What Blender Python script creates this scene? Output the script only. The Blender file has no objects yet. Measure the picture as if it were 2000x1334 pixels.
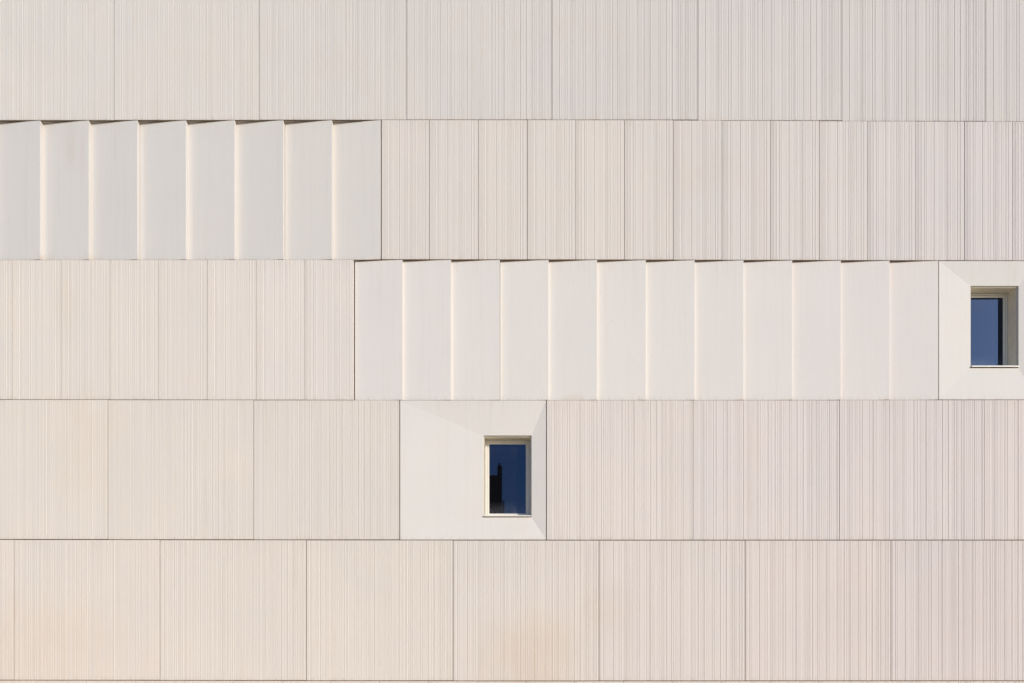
import bpy, math, random
from mathutils import Vector

# ------------------------------------------------------------------ camera, sky, sun
S = 0.012                      # metres per photograph pixel on the facade plane
D = 18.0                       # camera to facade
EYE = 4.6                      # eye height above the ground
CX, CY = 1000.0, 1190.0        # where the camera's straight-ahead line meets the picture

scene = bpy.context.scene
col = scene.collection
cam_d = bpy.data.cameras.new('camera')
cam = bpy.data.objects.new('camera', cam_d)
col.objects.link(cam)
cam.location = (0, -D, EYE)
cam.rotation_euler = (math.radians(90), 0, 0)
cam_d.sensor_width = 36.0
cam_d.lens = 36.0 * (D / S) / 2000.0
cam_d.shift_x = 0.0
cam_d.shift_y = (CY - 667.0) / 2000.0
cam_d.clip_start = 0.1
cam_d.clip_end = 6000
scene.camera = cam

SUN = Vector((0.90, -1.0, 0.48)).normalized()       # towards the sun
EL = math.asin(SUN.z)
ROT = math.atan2(SUN.x, SUN.y)
world = bpy.data.worlds.new('World')
scene.world = world
world.use_nodes = True
wn = world.node_tree
bg = wn.nodes['Background']
sky = wn.nodes.new('ShaderNodeTexSky')
sky.sky_type = 'NISHITA'
sky.sun_disc = False
sky.sun_elevation = EL
sky.sun_rotation = ROT
sky.altitude = 600
sky.air_density = 1.0
sky.dust_density = 2.5
sky.ozone_density = 6.0
wn.links.new(sky.outputs[0], bg.inputs['Color'])
bg.inputs['Strength'].default_value = 0.15

sl = bpy.data.lights.new('sun', 'SUN')
sl.energy = 2.7
sl.angle = math.radians(0.5)
sl.color = (1.0, 0.915, 0.80)
sun = bpy.data.objects.new('sun', sl)
col.objects.link(sun)
sun.location = SUN * 60
sun.rotation_euler = SUN.to_track_quat('Z', 'Y').to_euler()

scene.view_settings.view_transform = 'Standard'
scene.view_settings.look = 'None'
scene.view_settings.exposure = 0.04
scene.view_settings.gamma = 1.0
scene.view_settings.use_curve_mapping = False
scene.render.engine = 'CYCLES'
scene.cycles.max_bounces = 8
scene.cycles.diffuse_bounces = 5

# ------------------------------------------------------------------ helpers
def P(px, py, d=0.0):
    """facade point seen at a photograph pixel, d metres behind the panel plane"""
    k = (D + d) / D * S
    return (px - CX) * k, EYE + (CY - py) * k

def interp(tab, x):
    if x <= tab[0][0]: return tab[0][1]
    for (a, ya), (b, yb) in zip(tab, tab[1:]):
        if x <= b: return ya + (yb - ya) * (x - a) / (b - a)
    return tab[-1][1]

def mesh_obj(name, verts, faces, mat, parent=None, loc=(0, 0, 0)):
    me = bpy.data.meshes.new(name)
    me.from_pydata(verts, [], faces)
    me.update()
    if mat: me.materials.append(mat)
    o = bpy.data.objects.new(name, me)
    col.objects.link(o)
    o.location = loc
    o.parent = parent
    return o

class MB:
    def __init__(s): s.v = []; s.f = []
    def box(s, x0, x1, y0, y1, z0, z1):
        b = len(s.v)
        s.v += [(x0, y0, z0), (x1, y0, z0), (x1, y1, z0), (x0, y1, z0),
                (x0, y0, z1), (x1, y0, z1), (x1, y1, z1), (x0, y1, z1)]
        s.f += [tuple(b + i for i in f) for f in
                ((0, 3, 2, 1), (4, 5, 6, 7), (0, 1, 5, 4), (1, 2, 6, 5), (2, 3, 7, 6), (3, 0, 4, 7))]
    def cyl(s, x, y, z0, z1, r0, r1, n=16, cap=True):
        b = len(s.v)
        for z, r in ((z0, r0), (z1, r1)):
            for i in range(n):
                a = 2 * math.pi * i / n
                s.v.append((x + r * math.cos(a), y + r * math.sin(a), z))
        for i in range(n):
            j = (i + 1) % n
            s.f.append((b + i, b + j, b + n + j, b + n + i))
        if cap:
            s.f.append(tuple(b + i for i in reversed(range(n))))
            s.f.append(tuple(b + n + i for i in range(n)))
    def ring(s, a, b):
        """quad ring between two rectangles (x0,x1,z0,z1,y)"""
        o = len(s.v)
        for (x0, x1, z0, z1, y) in (a, b):
            s.v += [(x0, y, z0), (x1, y, z0), (x1, y, z1), (x0, y, z1)]
        for i in range(4):
            j = (i + 1) % 4
            s.f.append((o + i, o + j, o + 4 + j, o + 4 + i))
    def build(s, name, mat, parent=None, bevel=0.0):
        o = mesh_obj(name, s.v, s.f, mat, parent)
        if bevel: add_bevel(o, bevel)
        return o

def add_bevel(o, w, seg=2):
    m = o.modifiers.new('bevel', 'BEVEL')
    m.width = w; m.segments = seg; m.limit_method = 'ANGLE'; m.angle_limit = math.radians(25)

# ------------------------------------------------------------------ materials
def new_mat(name):
    m = bpy.data.materials.new(name); m.use_nodes = True
    nt = m.node_tree
    return m, nt, nt.nodes['Principled BSDF']

def node(nt, typ, **kw):
    n = nt.nodes.new(typ)
    for k, v in kw.items(): setattr(n, k, v)
    return n

def math_n(nt, op, a, b=None, c=None, clamp=False):
    n = node(nt, 'ShaderNodeMath', operation=op); n.use_clamp = clamp
    for i, v in enumerate((a, b, c)):
        if v is None: continue
        if isinstance(v, (int, float)): n.inputs[i].default_value = v
        else: nt.links.new(v, n.inputs[i])
    return n.outputs[0]

def mix_c(nt, fac, a, b, mode='MIX'):
    n = node(nt, 'ShaderNodeMix', data_type='RGBA', blend_type=mode)
    if isinstance(fac, (int, float)): n.inputs[0].default_value = fac
    else: nt.links.new(fac, n.inputs[0])
    for i, v in ((6, a), (7, b)):
        if isinstance(v, tuple): n.inputs[i].default_value = (*v, 1)
        else: nt.links.new(v, n.inputs[i])
    return n.outputs[2]

def noise(nt, vec, scale, sx, sy, sz, detail=3, rough=0.55, off=None):
    mp = node(nt, 'ShaderNodeMapping')
    mp.inputs['Scale'].default_value = (sx, sy, sz)
    nt.links.new(vec, mp.inputs['Vector'])
    if off is not None:
        cb = node(nt, 'ShaderNodeCombineXYZ')
        nt.links.new(off, cb.inputs[0]); nt.links.new(off, cb.inputs[2])
        nt.links.new(cb.outputs[0], mp.inputs['Location'])
    t = node(nt, 'ShaderNodeTexNoise')
    t.inputs['Scale'].default_value = scale
    t.inputs['Detail'].default_value = detail
    t.inputs['Roughness'].default_value = rough
    nt.links.new(mp.outputs[0], t.inputs['Vector'])
    return t.outputs[0]

def ramp(nt, v, lo, hi, a=0.0, b=1.0):
    n = node(nt, 'ShaderNodeMapRange')
    n.inputs[1].default_value = lo; n.inputs[2].default_value = hi
    n.inputs[3].default_value = a; n.inputs[4].default_value = b
    nt.links.new(v, n.inputs[0])
    return n.outputs[0]

def blotch(nt, pos, cx, cz, rx, rz):
    """soft elliptical patch (a stain) centred on the facade at (cx, cz)"""
    mp = node(nt, 'ShaderNodeVectorMath', operation='SUBTRACT')
    nt.links.new(pos, mp.inputs[0]); mp.inputs[1].default_value = (cx, 0, cz)
    ml = node(nt, 'ShaderNodeVectorMath', operation='MULTIPLY')
    nt.links.new(mp.outputs[0], ml.inputs[0]); ml.inputs[1].default_value = (1 / rx, 0, 1 / rz)
    ln = node(nt, 'ShaderNodeVectorMath', operation='LENGTH')
    nt.links.new(ml.outputs[0], ln.inputs[0])
    mr = node(nt, 'ShaderNodeMapRange'); mr.interpolation_type = 'SMOOTHSTEP'
    mr.inputs[1].default_value = 0.0; mr.inputs[2].default_value = 1.0
    mr.inputs[3].default_value = 1.0; mr.inputs[4].default_value = 0.0
    nt.links.new(ln.outputs['Value'], mr.inputs[0])
    return mr.outputs[0]

def concrete(name, base, warm, grey, stain_amt, streak_amt, blotches=(), edge_amt=0.32):
    m, nt, bs = new_mat(name)
    geo = node(nt, 'ShaderNodeNewGeometry').outputs['Position']
    oi = node(nt, 'ShaderNodeObjectInfo')
    rnd = oi.outputs['Random']
    off = math_n(nt, 'MULTIPLY', rnd, 37.0)
    # batch colour of each casting
    c = mix_c(nt, ramp(nt, rnd, 0, 1, 0, 0.30), base, warm)
    # broad cloudy mottling
    c = mix_c(nt, ramp(nt, noise(nt, geo, 0.45, 1, 1, 1.0, 4, 0.6, off), 0.35, 0.70, 0, 0.75), c, grey)
    c = mix_c(nt, ramp(nt, noise(nt, geo, 1.3, 1, 1, 0.8, 4, 0.6, off), 0.45, 0.78, 0, 0.55), c, warm)
    # vertical water runs, long and soft
    st = ramp(nt, noise(nt, geo, 1.0, 9, 1, 0.22, 3, 0.6, off), 0.52, 0.80, 0, streak_amt)
    c = mix_c(nt, st, c, (0.56, 0.485, 0.39))
    st2 = ramp(nt, noise(nt, geo, 1.0, 26, 1, 0.6, 2, 0.6, off), 0.56, 0.85, 0, streak_amt * 0.8)
    c = mix_c(nt, st2, c, (0.60, 0.53, 0.44))
    c = mix_c(nt, 1.0, c, oi.outputs['Color'], 'MULTIPLY')  # per-panel tint, which also carries the painted lens falloff
    # local stains
    for (px, py, rx, rz, amt, colr) in blotches:
        x, z = P(px, py)
        b = blotch(nt, geo, x, z, rx * S, rz * S)
        nz = ramp(nt, noise(nt, geo, 1.0, 5, 1, 0.9, 4, 0.6), 0.3, 0.75, 0.25, 1.0)
        c = mix_c(nt, math_n(nt, 'MULTIPLY', math_n(nt, 'MULTIPLY', b, nz), amt), c, colr)
    # dirt that gathers along the top and bottom edges of each casting
    gen = node(nt, 'ShaderNodeTexCoord').outputs['Generated']
    sp = node(nt, 'ShaderNodeSeparateXYZ'); nt.links.new(gen, sp.inputs[0])
    eb = ramp(nt, sp.outputs[2], 0.004, 0.035, 1, 0)
    et = math_n(nt, 'POWER', ramp(nt, sp.outputs[2], 0.78, 1.0, 0, 1), 2.0)
    en = ramp(nt, noise(nt, geo, 1.0, 11, 1, 0.35, 4, 0.65, off), 0.42, 0.72, 0.0, 1.0)
    e2 = ramp(nt, noise(nt, geo, 1.0, 0.8, 1, 0.8, 2, 0.5, off), 0.40, 0.65, 0.0, 1.0)
    ed = math_n(nt, 'MULTIPLY', math_n(nt, 'ADD', math_n(nt, 'MULTIPLY', eb, 0.45), math_n(nt, 'MULTIPLY', math_n(nt, 'MULTIPLY', et, e2), edge_amt)), en)
    c = mix_c(nt, ed, c, (0.55, 0.46, 0.35))
    # fine grain and tiny blow holes
    g = noise(nt, geo, 34, 1, 1, 1, 3, 0.6)
    c = mix_c(nt, ramp(nt, g, 0.3, 0.7, 0.0, stain_amt), c, (0.50, 0.455, 0.41))
    hole = ramp(nt, noise(nt, geo, 9.0, 1, 1, 1, 1, 0.4, off), 0.83, 0.87, 0, 0.3)
    c = mix_c(nt, hole, c, (0.34, 0.28, 0.22))
    nt.links.new(c, bs.inputs['Base Color'])
    bs.inputs['Roughness'].default_value = 0.82
    bs.inputs['Specular IOR Level'].default_value = 0.25
    bp = node(nt, 'ShaderNodeBump')
    bp.inputs['Strength'].default_value = 0.25; bp.inputs['Distance'].default_value = 0.004
    nt.links.new(noise(nt, geo, 12, 1, 1, 1, 5, 0.6), bp.inputs['Height'])
    nt.links.new(bp.outputs[0], bs.inputs['Normal'])
    return m

OCHRE = (0.66, 0.50, 0.33)
RIB_BLOTCH = [
    (1035, 1280, 170, 130, 0.55, OCHRE), (1175, 1190, 110, 90, 0.25, OCHRE), (40, 1260, 330, 150, 0.32, OCHRE),
    (130, 590, 40, 130, 0.35, (0.62, 0.52, 0.40)), (165, 850, 130, 180, 0.18, OCHRE),
    (1370, 330, 120, 90, 0.22, (0.60, 0.53, 0.43)), (1030, 620, 40, 30, 0.1, OCHRE),
    (1900, 1180, 130, 160, 0.22, (0.62, 0.50, 0.43)), (1660, 1180, 90, 130, 0.18, (0.62, 0.50, 0.43)),
]
M_RIB = concrete('ribbed_concrete', (0.772, 0.708, 0.632), (0.768, 0.684, 0.582), (0.724, 0.678, 0.616), 0.16, 0.22, RIB_BLOTCH)
M_SMOOTH = concrete('smooth_concrete', (0.774, 0.728, 0.664), (0.769, 0.706, 0.630), (0.734, 0.702, 0.648), 0.10, 0.16,
                    [(135, 285, 22, 60, 0.5, (0.60, 0.51, 0.41)), (160, 300, 8, 90, 0.4, (0.62, 0.51, 0.42)),
                     (222, 285, 6, 40, 0.35, (0.5, 0.47, 0.38)), (1125, 776, 30, 14, 0.45, OCHRE),
                     (742, 560, 5, 110, 0.35, (0.62, 0.55, 0.42)), (1983, 540, 8, 40, 0.35, (0.60, 0.52, 0.42)),
                     (1000, 1030, 60, 30, 0.22, (0.64, 0.55, 0.43)), (88, 503, 30, 16, 0.4, (0.62, 0.52, 0.42)),
                     (180, 503, 26, 14, 0.35, (0.62, 0.52, 0.42))])

def plain(name, rgb, rough=0.7, spec=0.3, var=0.06, scale=3.0, metal=0.0):
    m, nt, bs = new_mat(name)
    geo = node(nt, 'ShaderNodeNewGeometry').outputs['Position']
    n1 = ramp(nt, noise(nt, geo, scale, 1, 1, 1, 5, 0.6), 0.25, 0.75, 0, 1)
    c = mix_c(nt, n1, tuple(v * (1 - var) for v in rgb), tuple(min(1, v * (1 + var)) for v in rgb))
    nt.links.new(c, bs.inputs['Base Color'])
    bs.inputs['Roughness'].default_value = rough
    bs.inputs['Specular IOR Level'].default_value = spec
    bs.inputs['Metallic'].default_value = metal
    return m

M_JOINT = plain('joint_backing', (0.19, 0.135, 0.085), 0.95, 0.1, 0.3, 6)
M_CREAM = plain('cream_metal', (0.77, 0.73, 0.64), 0.42, 0.5, 0.03, 6)
M_LINING = plain('reveal_lining', (0.78, 0.72, 0.58), 0.55, 0.4, 0.06, 5)
M_DARK_ROOM = plain('dark_room_black', (0.02, 0.02, 0.022), 0.6, 0.3, 0.1)
M_ROOF = plain('roof_membrane', (0.35, 0.34, 0.33), 0.9, 0.2, 0.1)
M_BRICK_DARK = plain('dark_render', (0.07, 0.06, 0.055), 0.9, 0.15, 0.2)
M_STACK = plain('sooty_brick', (0.055, 0.042, 0.036), 0.9, 0.15, 0.25)
M_BOUNCE_PAVE = plain('sandy_bounce_paving', (0.58, 0.46, 0.33), 0.9, 0.2, 0.12, 1.5)
M_GROUND = plain('ground_earth', (0.16, 0.14, 0.11), 0.95, 0.1, 0.2, 0.2)

def glass_mat():
    m, nt, bs = new_mat('window_glass')
    geo = node(nt, 'ShaderNodeNewGeometry').outputs['Position']
    n1 = ramp(nt, noise(nt, geo, 30, 1, 1, 1.0, 4, 0.7), 0.4, 0.75, 0, 1)
    c = mix_c(nt, n1, (0.002, 0.002, 0.003), (0.008, 0.008, 0.009))
    gen = node(nt, 'ShaderNodeTexCoord').outputs['Generated']
    sp = node(nt, 'ShaderNodeSeparateXYZ'); nt.links.new(gen, sp.inputs[0])
    low = math_n(nt, 'POWER', ramp(nt, sp.outputs[2], 0.0, 0.20, 1, 0), 1.6)
    top = ramp(nt, sp.outputs[2], 0.75, 0.97, 0, 0.18)
    dn = ramp(nt, noise(nt, geo, 4.0, 2.2, 1, 1, 5, 0.7), 0.3, 0.75, 0.1, 1)
    dust = math_n(nt, 'MULTIPLY', math_n(nt, 'ADD', low, top), dn)
    c = mix_c(nt, dust, c, (0.075, 0.075, 0.085))
    nt.links.new(c, bs.inputs['Base Color'])
    bs.inputs['Roughness'].default_value = 0.015
    bs.inputs['IOR'].default_value = 1.72
    bs.inputs['Specular IOR Level'].default_value = 0.5
    bs.inputs['Specular Tint'].default_value = (0.36, 0.56, 1.0, 1)
    return m
M_GLASS = glass_mat()

# ------------------------------------------------------------------ ground
def sheet(name, x0, x1, y0, y1, z, mat, kind='structure'):
    o = mesh_obj(name, [(x0, y0, z), (x1, y0, z), (x1, y1, z), (x0, y1, z)], [(0, 1, 2, 3)], mat)
    o['kind'] = kind
    return o
sheet('ground', -3000, 3000, -3000, 3000, 0.0, M_GROUND)
sheet('bounce_pavement', -60, 60, -34, 0.6, 0.004, M_BOUNCE_PAVE)  # unseen paving, sized and coloured to bounce warm light onto the facade

# ------------------------------------------------------------------ the building
bld = bpy.data.objects.new('building', None)
col.objects.link(bld)
bld['label'] = 'pale concrete facade of ribbed and folded precast panels with two small windows'
bld['category'] = 'building'

T = 0.15                                 # panel thickness
FOLD = 0.116                             # how far the folded panels lean back
FACET = 0.064                            # how deep the window panels dish
B0 = [(-400, -38.0), (2400, -35.5)]
BM = [(-400, -311.0), (2400, -308.5)]
B1 = [(0, 234.8), (750, 233.9), (1200, 234.0), (1640, 236.0), (2000, 237.4)]
B2 = [(0, 507.4), (745, 506.7), (1160, 507.1), (1833, 508.8), (2000, 509.3)]
B3 = [(0, 780.3), (745, 781.5), (1400, 781.4), (2000, 780.8)]
B4 = [(0, 1053.6), (1068, 1055.0), (2000, 1054.8)]
B5 = [(0, 1328.4), (1000, 1330.0), (2000, 1329.7)]
HG = 0.60                                # half a joint, in photograph pixels
GAP = {id(BM): 0.6, id(B0): 0.6, id(B1): 0.55, id(B2): 0.68, id(B3): 0.58, id(B4): 0.85, id(B5): 0.85}

def zband(bt, bb, x0, x1):
    xm = 0.5 * (x0 + x1)
    zt = P(0, interp(bt, xm) + GAP[id(bt)])[1]
    zb = P(0, interp(bb, xm) - GAP[id(bb)])[1] if bb else 0.03
    return zt, zb

# --- the form liner: 105 px of irregular ribs, (width px, height mm)
rng = random.Random(11)
def liner():
    seg = [(1.1, 1.2), (1.5, -1.0), (1.3, 1.8), (1.2, -1.4), (1.4, 2.0), (1.6, -0.6), (1.2, 1.6), (1.4, -1.2), (0.9, 1.6)]
    x = sum(w for w, _ in seg)
    def run(end, wl, wh, amp, base=0.0):
        nonlocal x
        hi = rng.random() < 0.5
        while x < end:
            w = rng.uniform(wl, wh) * (1.5 if rng.random() < 0.25 else 1.0)
            a = rng.choice((0.15, 0.3, 0.5, 0.8, 1.25))
            h = base + (a if hi else -a) * amp
            seg.append((w, h)); x += w
            hi = not hi if rng.random() < 0.88 else hi
    for period in range(3):
        o = 105 * period
        run(o + 31, 1.1, 2.3, 1.5)
        seg.append((2.7, -1.9)); x += 2.7        # the wider groove
        seg.append((1.5, 1.9)); x += 1.5
        run(o + 59, 1.2, 2.3, 1.7)
        for w, h in ((1.1, 2.0), (1.1, -1.2), (1.2, 2.2), (1.5, -1.2), (1.5, 1.0)):
            seg.append((w, h)); x += w
        run(o + 78, 1.1, 2.2, 1.5)
        run(o + 94, 1.3, 1.9, 1.5)
        run(o + 105, 1.1, 2.3, 1.5)
        if period < 2:
            for w, h in ((1.3, 2.2), (1.2, -1.5), (1.4, 2.3)):
                seg.append((w, h)); x += w
    return seg
LINER = liner()
LP = sum(w for w, _ in LINER)

def rib_profile(width, start_px):
    """polyline (x, y) across a panel, y negative = proud"""
    # absolute segment list from -LP upwards
    pts = []
    edges = []
    x = -start_px
    while x < width / S:
        for w, h in LINER:
            a, b = max(x, 0.0), min(x + w, width / S)
            if b - a > 0.15: edges.append((a * S, b * S, h * 0.00185))
            x += w
    for i, (a, b, h) in enumerate(edges):
        if i == 0: pts.append((a, -h))
        else:
            ph = edges[i - 1][2]
            run = min(abs(h - ph) * (0.10 if h > ph else BEV[i % 17]), (b - a) * 0.3, (edges[i - 1][1] - edges[i - 1][0]) * 0.3)
            pts.append((a - run * 0.5, -ph)); pts.append((a + run * 0.5, -h))
    pts.append((edges[-1][1], -edges[-1][2]))
    return pts

BEV = [random.Random(3 + i).choice((0.2, 0.35, 0.5, 0.7)) for i in range(17)]
rib_cache = {}
def ribbed_mesh(wn, start_px, hn):
    key = (round(wn, 3), round(start_px, 1), round(hn, 2))
    if key in rib_cache: return rib_cache[key]
    pr = rib_profile(wn, start_px)
    n = len(pr)
    v, f = [], []
    for z in (0.0, hn):
        v += [(x, y, z) for x, y in pr]
        v += [(x, T, z) for x, y in pr]
    # rows: 0 front-bottom, 1 back-bottom, 2 front-top, 3 back-top
    for i in range(n - 1):
        f.append((i, i + 1, 2 * n + i + 1, 2 * n + i))          # front
        f.append((i, n + i, n + i + 1, i + 1))                  # bottom
        f.append((2 * n + i, 2 * n + i + 1, 3 * n + i + 1, 3 * n + i))   # top
    f.append((0, 2 * n, 3 * n, n))
    f.append((n - 1, 2 * n - 1, 4 * n - 1, 3 * n - 1))
    f.append((n, 3 * n, 4 * n - 1, 2 * n - 1))
    me = bpy.data.meshes.new('ribbed_panel')
    me.from_pydata(v, [], f); me.update(); me.materials.append(M_RIB)
    rib_cache[key] = me
    return me

END_L, END_R = -360.0, 2490.0            # ends of the facade
jr = random.Random(5)
br = random.Random(21)
def falloff_tint(o, xm, bt):
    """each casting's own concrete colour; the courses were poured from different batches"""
    t = {id(BM): [(0, (0.93, 0.94, 0.95))], id(B0): [(0, (0.935, 0.945, 0.955)), (1100, (0.92, 0.925, 0.945)), (2000, (0.89, 0.895, 0.925))],  # upper courses tinted darker to the sides: lens falloff painted into the colour
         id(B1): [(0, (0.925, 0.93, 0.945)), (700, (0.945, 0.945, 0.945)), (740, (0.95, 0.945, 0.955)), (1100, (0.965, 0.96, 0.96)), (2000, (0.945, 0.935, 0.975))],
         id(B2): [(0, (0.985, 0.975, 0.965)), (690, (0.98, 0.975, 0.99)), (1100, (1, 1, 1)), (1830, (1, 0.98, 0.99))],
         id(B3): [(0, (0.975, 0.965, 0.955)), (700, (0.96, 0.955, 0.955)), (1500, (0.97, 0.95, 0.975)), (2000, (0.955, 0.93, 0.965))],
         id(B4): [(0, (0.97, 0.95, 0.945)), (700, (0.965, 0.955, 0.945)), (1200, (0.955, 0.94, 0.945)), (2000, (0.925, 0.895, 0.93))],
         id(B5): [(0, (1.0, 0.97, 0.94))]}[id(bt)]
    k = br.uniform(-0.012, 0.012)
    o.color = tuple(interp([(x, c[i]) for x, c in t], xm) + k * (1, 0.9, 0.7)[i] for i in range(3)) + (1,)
def ribbed(x0, x1, bt, bb, start_px, gl=HG, gr=HG, wide=True):
    x0, x1 = max(x0, END_L), min(x1, END_R)
    if x1 - x0 < 6: return
    zt, zb = zband(bt, bb, x0, x1)
    xa, xb = P(x0 + gl, 0)[0], P(x1 - gr, 0)[0]
    wn = 3.405 if wide else 1.129
    if abs((xb - xa) - wn) > 0.25: wn = xb - xa
    hn = 3.26 if bb else 2.9
    me = ribbed_mesh(wn, start_px, hn)
    o = bpy.data.objects.new('ribbed_panel', me)
    col.objects.link(o); o.parent = bld
    o.scale = ((xb - xa) / wn, 1, (zt - zb) / hn)
    o.location = (xa, jr.uniform(-0.0025, 0.0025), zb)
    falloff_tint(o, 0.5 * (x0 + x1), bt)
    return o

def folded(x0, x1, bt, bb, seam, FOLD=FOLD):
    x0 = max(x0, END_L)
    """a flat slab whose right edge is flush and whose left edge leans back"""
    zt, zb = zband(bt, bb, x0, x1)
    xa, xb = P(x0, 0)[0], P(x1, 0)[0]
    xa += 0.008 if seam else 0.0005
    n = MB()
    n.v = [(xa, FOLD, zb), (xb, 0, zb), (xb, T + FOLD, zb), (xa, T + FOLD, zb),
           (xa, FOLD, zt), (xb, 0, zt), (xb, T + FOLD, zt), (xa, T + FOLD, zt)]
    n.f = [(0, 3, 2, 1), (4, 5, 6, 7), (0, 1, 5, 4), (1, 2, 6, 5), (2, 3, 7, 6), (3, 0, 4, 7)]
    o = n.build('folded_panel', M_SMOOTH, bld)
    dx = jr.uniform(-0.002, 0.002)
    o.location = (0, dx, 0)
    falloff_tint(o, 0.5 * (x0 + x1), bt)
    add_bevel(o, 0.004)
    return o

def seal_v(x, bt, bb):
    if not END_L + 6 < x < END_R - 6: return
    zt, zb = zband(bt, bb, x - 1, x + 1)
    X = P(x, 0)[0]
    m = MB(); m.box(X - 0.0056, X + 0.0056, 0.022, 0.05, zb + 0.004, zt - 0.004)
    m.build('joint_seal', M_JOINT, bld)

def seal_h(bnd):
    # one bead of sealant following the whole course joint
    pts = [(x, interp(bnd, x)) for x in range(-340, 2481, 94)]
    h = GAP[id(bnd)] * S - 0.0012
    v, f = [], []
    for px, py in pts:
        X, Z = P(px, py)
        v += [(X, 0.024, Z - h), (X, 0.024, Z + h), (X, 0.05, Z + h), (X, 0.05, Z - h)]
    for i in range(len(pts) - 1):
        o = 4 * i
        for a, b in ((0, 1), (1, 2), (2, 3), (3, 0)):
            f.append((o + a, o + 4 + a, o + 4 + b, o + b))
    mesh_obj('joint_seal', v, f, M_JOINT, bld)
for _b in (B0, B1, B2, B3, B4, B5): seal_h(_b)

# row above the picture, rows 1, 4 and 5: wide ribbed panels
for r, (js, bt, bb, st) in enumerate([
        ([-725, -440, -155, 130, 415, 700, 985, 1270, 1555, 1840, 2125, 2410, 2695], BM, B0, 20),
        ([-632, -347, -62, 223.2, 507.3, 794.8, 1078.2, 1363.3, 1644.6, 1925.6, 2210, 2495], B0, B1, 21.5),
        ([-644, -359, -74, 211, 495.7, 780.4], B3, B4, 40),
        ([1067.5, 1353.7, 1639.6, 1922.5, 2208, 2493, 2778], B3, B4, 42),
        ([-543, -258, 27.5, 312.5, 598.3, 885, 1170, 1455.4, 1740.2, 2025, 2310, 2595], B4, B5, 8)]):
    for a, b in zip(js, js[1:]):
        ribbed(a, b, bt, bb, st)
        seal_v(b, bt, bb)
# row 2: folded panels, then narrow ribbed ones
f2 = [-396.5, -301.5, -206.5, -111.5, -16.5, 78.5, 173.3, 268.3, 363.2, 458.3, 553.3, 648.4, 743.4]
for i, (a, b) in enumerate(zip(f2, f2[1:])):
    folded(a, b, B1, B2, i in (7, 10, 4))
r2 = [745.0, 838.8, 934.2, 1029.8, 1124.7, 1219.9, 1315, 1410.3, 1505.4, 1600.3, 1694.9, 1788.5, 1883.8, 1977.6, 2073, 2168, 2263, 2358, 2453, 2548]
for i, (a, b) in enumerate(zip(r2, r2[1:])):
    ribbed(a, b, B1, B2, 0, 0.5 if (i % 3) else 0.62, 0.5 if ((i + 1) % 3) else 0.62, False)
    seal_v(b, B1, B2)
# row 3: narrow ribbed, folded, window panel
r3 = [-452, -357, -262, -167, -71.6, 23.8, 119.4, 214.8, 310, 404.6, 500.4, 595.4, 690.5]
for i, (a, b) in enumerate(zip(r3, r3[1:])):
    ribbed(a, b, B2, B3, 0, 0.5 if (i % 3) else 0.6, 0.8 if b == 690.5 else 0.5, False)
    if b != 690.5: seal_v(b, B2, B3)
f3 = [691.3, 785.8, 880.7, 976.2, 1071.4, 1166.3, 1261.6, 1357, 1452.2, 1547.4, 1642.3, 1737.5, 1832.3]
for i, (a, b) in enumerate(zip(f3, f3[1:])):
    folded(a, b, B2, B3, i in (0, 3, 6, 9), 0.082)
# row 6 runs down to the paving
a = 360 - 95.3 * 8
while a < 2489:
    ribbed(a, a + 95.3, B5, None, 0, 0.4, 0.4, False)
    a += 95.3
# the row-3 stretch to the right of the upper window
for k in range(5):
    ribbed(2025 + 95.2 * k, 2025 + 95.2 * (k + 1), B2, B3, 0, 0.4, 0.4, False)

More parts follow.
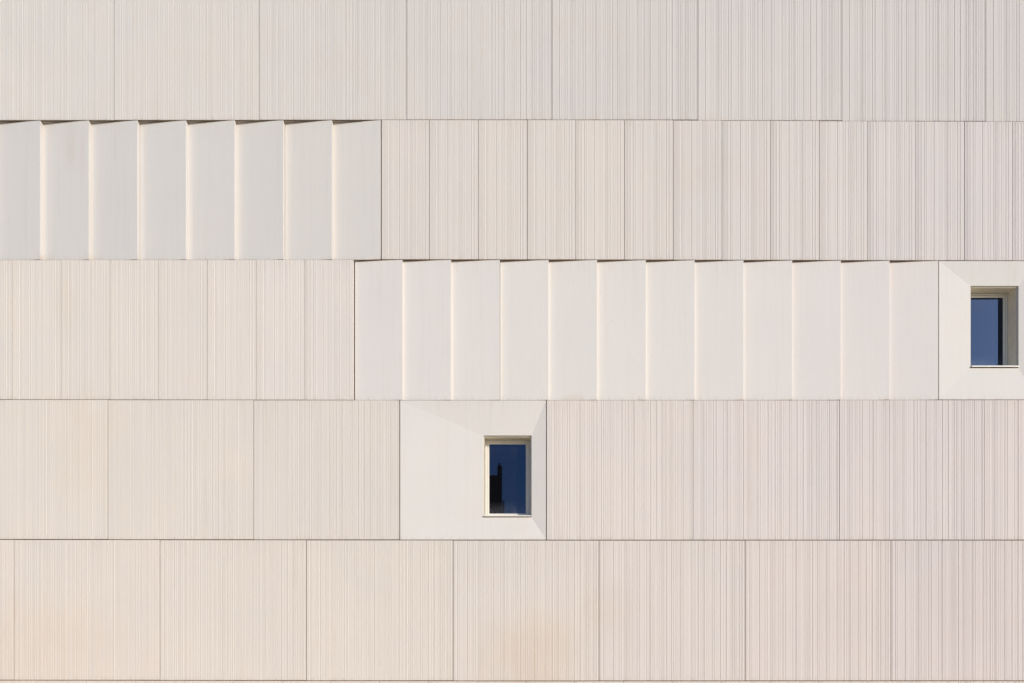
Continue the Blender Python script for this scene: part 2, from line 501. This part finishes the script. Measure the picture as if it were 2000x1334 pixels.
# --- window panels and windows
def window_unit(ox0, ox1, bt, bb, wx0, wx1, wy0, wy1, label, wlabel):
    zt, zb = zband(bt, bb, ox0, ox1)
    X0, X1 = P(ox0 + HG, 0)[0], P(ox1 - HG, 0)[0]
    a0, zt_i = P(wx0, wy0, FACET); a1, zb_i = P(wx1, wy1, FACET)
    ret = 0.055                                    # concrete edge seen inside the opening
    mb = MB()
    mb.ring((X0, X1, zb, zt, 0.0), (a0, a1, zb_i, zt_i, FACET))
    mb.ring((a0, a1, zb_i, zt_i, FACET), (a0, a1, zb_i, zt_i, FACET + ret))
    mb.ring((X0, X1, zb, zt, T), (X0, X1, zb, zt, 0.0))
    mb.ring((a0, a1, zb_i, zt_i, FACET + ret), (X0, X1, zb, zt, T))
    # weld the shared rectangles so the slab is one closed body
    key = {}; remap = []; vv = []
    for p in mb.v:
        k = tuple(round(c, 5) for c in p)
        if k not in key: key[k] = len(vv); vv.append(p)
        remap.append(key[k])
    p_o = mesh_obj('window_panel', vv, [tuple(remap[i] for i in f) for f in mb.f], M_SMOOTH, bld)
    p_o['label'] = label
    p_o.color = (0.965, 0.965, 0.965, 1)
    add_bevel(p_o, 0.003)
    # lining: slightly smaller metal box, from behind the concrete edge to the frame
    c = 0.024
    yl0, yl1 = FACET + ret, FACET + 0.40
    l = MB()
    in_ = (a0 + c, a1 - c, zb_i + 0.033, zt_i - c)
    out = (a0 - 0.02, a1 + 0.02, zb_i - 0.05, zt_i + 0.02)
    l.ring((*out, yl0 + 0.002), (*in_, yl0 + 0.002))
    l.ring((*in_, yl0 + 0.002), (*in_, yl1))
    # raised lip, a thin bright line just inside the front edge
    w = l.build('window', M_LINING, bld)
    w['label'] = wlabel
    lip = MB()
    q = 0.005
    for (xx0, xx1, zz0, zz1) in ((in_[0], in_[0] + q, in_[2], in_[3]), (in_[1] - q, in_[1], in_[2], in_[3]),
                                 (in_[0] + q, in_[1] - q, in_[3] - q, in_[3])):
        lip.box(xx0, xx1, yl0 - 0.014, yl0 + 0.012, zz0, zz1)
    lip.build('lining_lip', M_LINING, w)
    fy = FACET + 0.345                             # front of the frame
    def frame(name, x0, x1, z0, z1, wd, y0, y1, mat, wb=None):
        wb = wb or wd
        f = MB()
        f.ring((x0, x1, z0, z1, y0), (x0 + wd, x1 - wd, z0 + wb, z1 - wd, y0))
        f.ring((x0 + wd, x1 - wd, z0 + wb, z1 - wd, y0), (x0 + wd, x1 - wd, z0 + wb, z1 - wd, y1))
        f.ring((x0, x1, z0, z1, y1), (x0, x1, z0, z1, y0))
        f.ring((x0 + wd, x1 - wd, z0 + wb, z1 - wd, y1), (x0, x1, z0, z1, y1))
        key = {}; remap = []; vv = []
        for p in f.v:
            k = tuple(round(cc, 5) for cc in p)
            if k not in key: key[k] = len(vv); vv.append(p)
            remap.append(key[k])
        o = mesh_obj(name, vv, [tuple(remap[i] for i in ff) for ff in f.f], mat, w)
        add_bevel(o, 0.004)
        return o
    x0, x1, z0, z1 = in_[0] + 0.007, in_[1] - 0.008, in_[2] + 0.006, in_[3] - 0.010
    fw = 0.039
    frame('frame', x0, x1, z0, z1, fw, fy, fy + 0.07, M_CREAM)
    sx0, sx1, sz0, sz1 = x0 + fw + 0.006, x1 - fw - 0.006, z0 + fw + 0.006, z1 - fw - 0.006
    frame('sash', sx0, sx1, sz0, sz1, 0.030, fy + 0.014, fy + 0.06, M_CREAM)
    bx0, bx1, bz0, bz1 = sx0 + 0.031, sx1 - 0.031, sz0 + 0.031, sz1 - 0.031
    frame('glazing_bead', bx0, bx1, bz0, bz1, 0.018, fy + 0.026, fy + 0.055, M_CREAM)
    gx0, gx1, gz0, gz1 = bx0 + 0.018, bx1 - 0.018, bz0 + 0.018, bz1 - 0.018
    g = MB(); g.box(gx0 - 0.006, gx1 + 0.006, fy + 0.036, fy + 0.044, gz0 - 0.006, gz1 + 0.006)
    g.build('pane', M_GLASS, w)
    # black board standing in for the dark room behind the pane
    b = MB(); b.box(x0 - 0.03, x1 + 0.03, yl1 + 0.03, yl1 + 0.05, z0 - 0.05, z1 + 0.03)
    b.build('dark_room_board', M_DARK_ROOM, w)
    # folded metal sill, just proud of the dished concrete, with a drip edge
    s = MB()
    zs = zb_i + 0.033
    sy0 = FACET - 0.045
    s.v = [(a0 + 0.012, sy0, zs - 0.016), (a1 - 0.012, sy0, zs - 0.016), (a1 - 0.012, sy0, zs + 0.010), (a0 + 0.012, sy0, zs + 0.010),
           (a0 + 0.012, fy + 0.01, zs + 0.022), (a1 - 0.012, fy + 0.01, zs + 0.022),
           (a0 + 0.012, fy + 0.01, zs - 0.006), (a1 - 0.012, fy + 0.01, zs - 0.006),
           (a0 + 0.012, sy0 + 0.004, zs - 0.016), (a1 - 0.012, sy0 + 0.004, zs - 0.016),
           (a0 + 0.012, sy0 + 0.004, zs - 0.006), (a1 - 0.012, sy0 + 0.004, zs - 0.006)]
    s.f = [(0, 1, 2, 3), (3, 2, 5, 4), (0, 8, 9, 1), (8, 10, 11, 9), (10, 6, 7, 11),
           (4, 5, 7, 6), (0, 3, 4, 6, 10, 8), (1, 9, 11, 7, 5, 2)]
    s.build('sill', M_CREAM, w)
    return p_o

window_unit(780.9, 1067.0, B3, B4, 944.3, 1038.2, 850.6, 1010.4,
            'smooth dished window panel, its opening right of centre', 'lower window reflecting a dark chimney')
window_unit(1833.4, 2025.0, B2, B3, 1895.3, 1989.3, 558.4, 718.8,
            'smooth dished window panel cut by the right edge of the photo', 'upper right window reflecting bright blue sky')

# --- wall behind the panels, with holes at the two windows, and the rest of the block
def backing():
    holes = []
    for (x0, x1, y0, y1) in ((944.3, 1038.2, 850.6, 1010.4), (1895.3, 1989.3, 558.4, 718.8)):
        a0, zt = P(x0, y0, FACET); a1, zb = P(x1, y1, FACET)
        holes.append((a0 - 0.03, a1 + 0.03, zb - 0.06, zt + 0.03))
    L, R, top = P(-356, 0)[0], P(2486, 0)[0], P(0, -315)[1]
    xs = sorted({L, R, *[h[0] for h in holes], *[h[1] for h in holes]})
    zs = sorted({0.0, top, *[h[2] for h in holes], *[h[3] for h in holes]})
    v = [(x, 0.30, z) for z in zs for x in xs]
    f = []
    nx = len(xs)
    for j in range(len(zs) - 1):
        for i in range(nx - 1):
            cx, cz = (xs[i] + xs[i + 1]) / 2, (zs[j] + zs[j + 1]) / 2
            if any(h[0] < cx < h[1] and h[2] < cz < h[3] for h in holes): continue
            f.append((j * nx + i, j * nx + i + 1, (j + 1) * nx + i + 1, (j + 1) * nx + i))
    mesh_obj('backing_wall', v, f, M_JOINT, bld)
    m = MB()
    m.box(L, R, 0.55, 14, 0, top - 0.3)
    m.build('core_wall', M_RIB, bld)
    m = MB()
    m.box(L, L + 0.2, 0.305, 0.548, 0, top)
    m.build('end_wall', M_RIB, bld)
    m = MB(); m.box(R - 0.2, R, 0.305, 0.548, 0, top)
    m.build('end_wall', M_RIB, bld)
    m = MB(); m.box(L - 0.03, R + 0.03, -0.03, 0.56, top + 0.02, top + 0.06)
    m.build('roof_coping', M_CREAM, bld)
backing()
# ------------------------------------------------------------------ building across the street (only its reflection is in the photo)
L_ = 18.4 * 2 + 34.0                     # path length camera - glass - that building
def R(px, py): return (px - CX) / 1500.0 * L_, EYE + (CY - py) / 1500.0 * L_
yb = -(L_ - 18.4 - 0.4)
opp = bpy.data.objects.new('brick_building', None)
col.objects.link(opp)
opp.location = (0, 0, 0)
opp['label'] = 'dark building with a tall chimney, seen only as a silhouette in the lower window glass'
opp['category'] = 'building'
m = MB()
xr, zr = R(972.5, 929.5)
m.box(xr - 9, xr, yb - 10, yb, 0, zr)
m.build('wall', M_BRICK_DARK, opp)
m = MB(); m.box(xr - 9.05, xr + 0.05, yb - 10.05, yb + 0.05, zr + 0.002, zr + 0.07)
m.build('parapet', M_STACK, opp)
x0, zc = R(971.5, 911); x1, _ = R(980.6, 911)
m = MB(); m.box(x0, x1, yb + 0.06, yb + 0.5, 0, zc)
ch = m.build('chimney', M_STACK, opp)
xm, zk = R(975.5, 904.5)
m = MB(); m.cyl(xm, yb + 0.28, zc + 0.002, zk - 0.07, 0.085, 0.085); m.cyl(xm, yb + 0.28, zk - 0.07, zk, 0.085, 0.03)
m.build('chimney_pot', M_STACK, ch)
x0, zq = R(981.5, 982); x1, _ = R(985.3, 982)
m = MB(); m.box(x0, x1, yb + 0.1, yb + 0.3, 0, zq)
fl = m.build('flue', M_STACK, opp)
xm = (x0 + x1) / 2
m = MB(); m.cyl(xm, yb + 0.2, zq + 0.002, zq + 0.08, 0.03, 0.03); m.cyl(xm, yb + 0.2, zq + 0.08, zq + 0.16, 0.12, 0.09)
m.build('flue_cap', M_STACK, fl)
m = MB()
xq, zq2 = R(1040, 1100)
for k in range(4):
    for j in range(3):
        m.box(xr - 8.2 + k * 2.1, xr - 7.1 + k * 2.1, yb + 0.002, yb + 0.03, 2.0 + j * 3.6, 3.7 + j * 3.6)
# windows of that building, one by one
wins = m
for i in range(0, len(wins.v), 8):
    mm = MB(); mm.v = wins.v[i:i + 8]
    mm.f = [(0, 3, 2, 1), (4, 5, 6, 7), (0, 1, 5, 4), (1, 2, 6, 5), (2, 3, 7, 6), (3, 0, 4, 7)]
    mm.build('window', M_GLASS, opp)
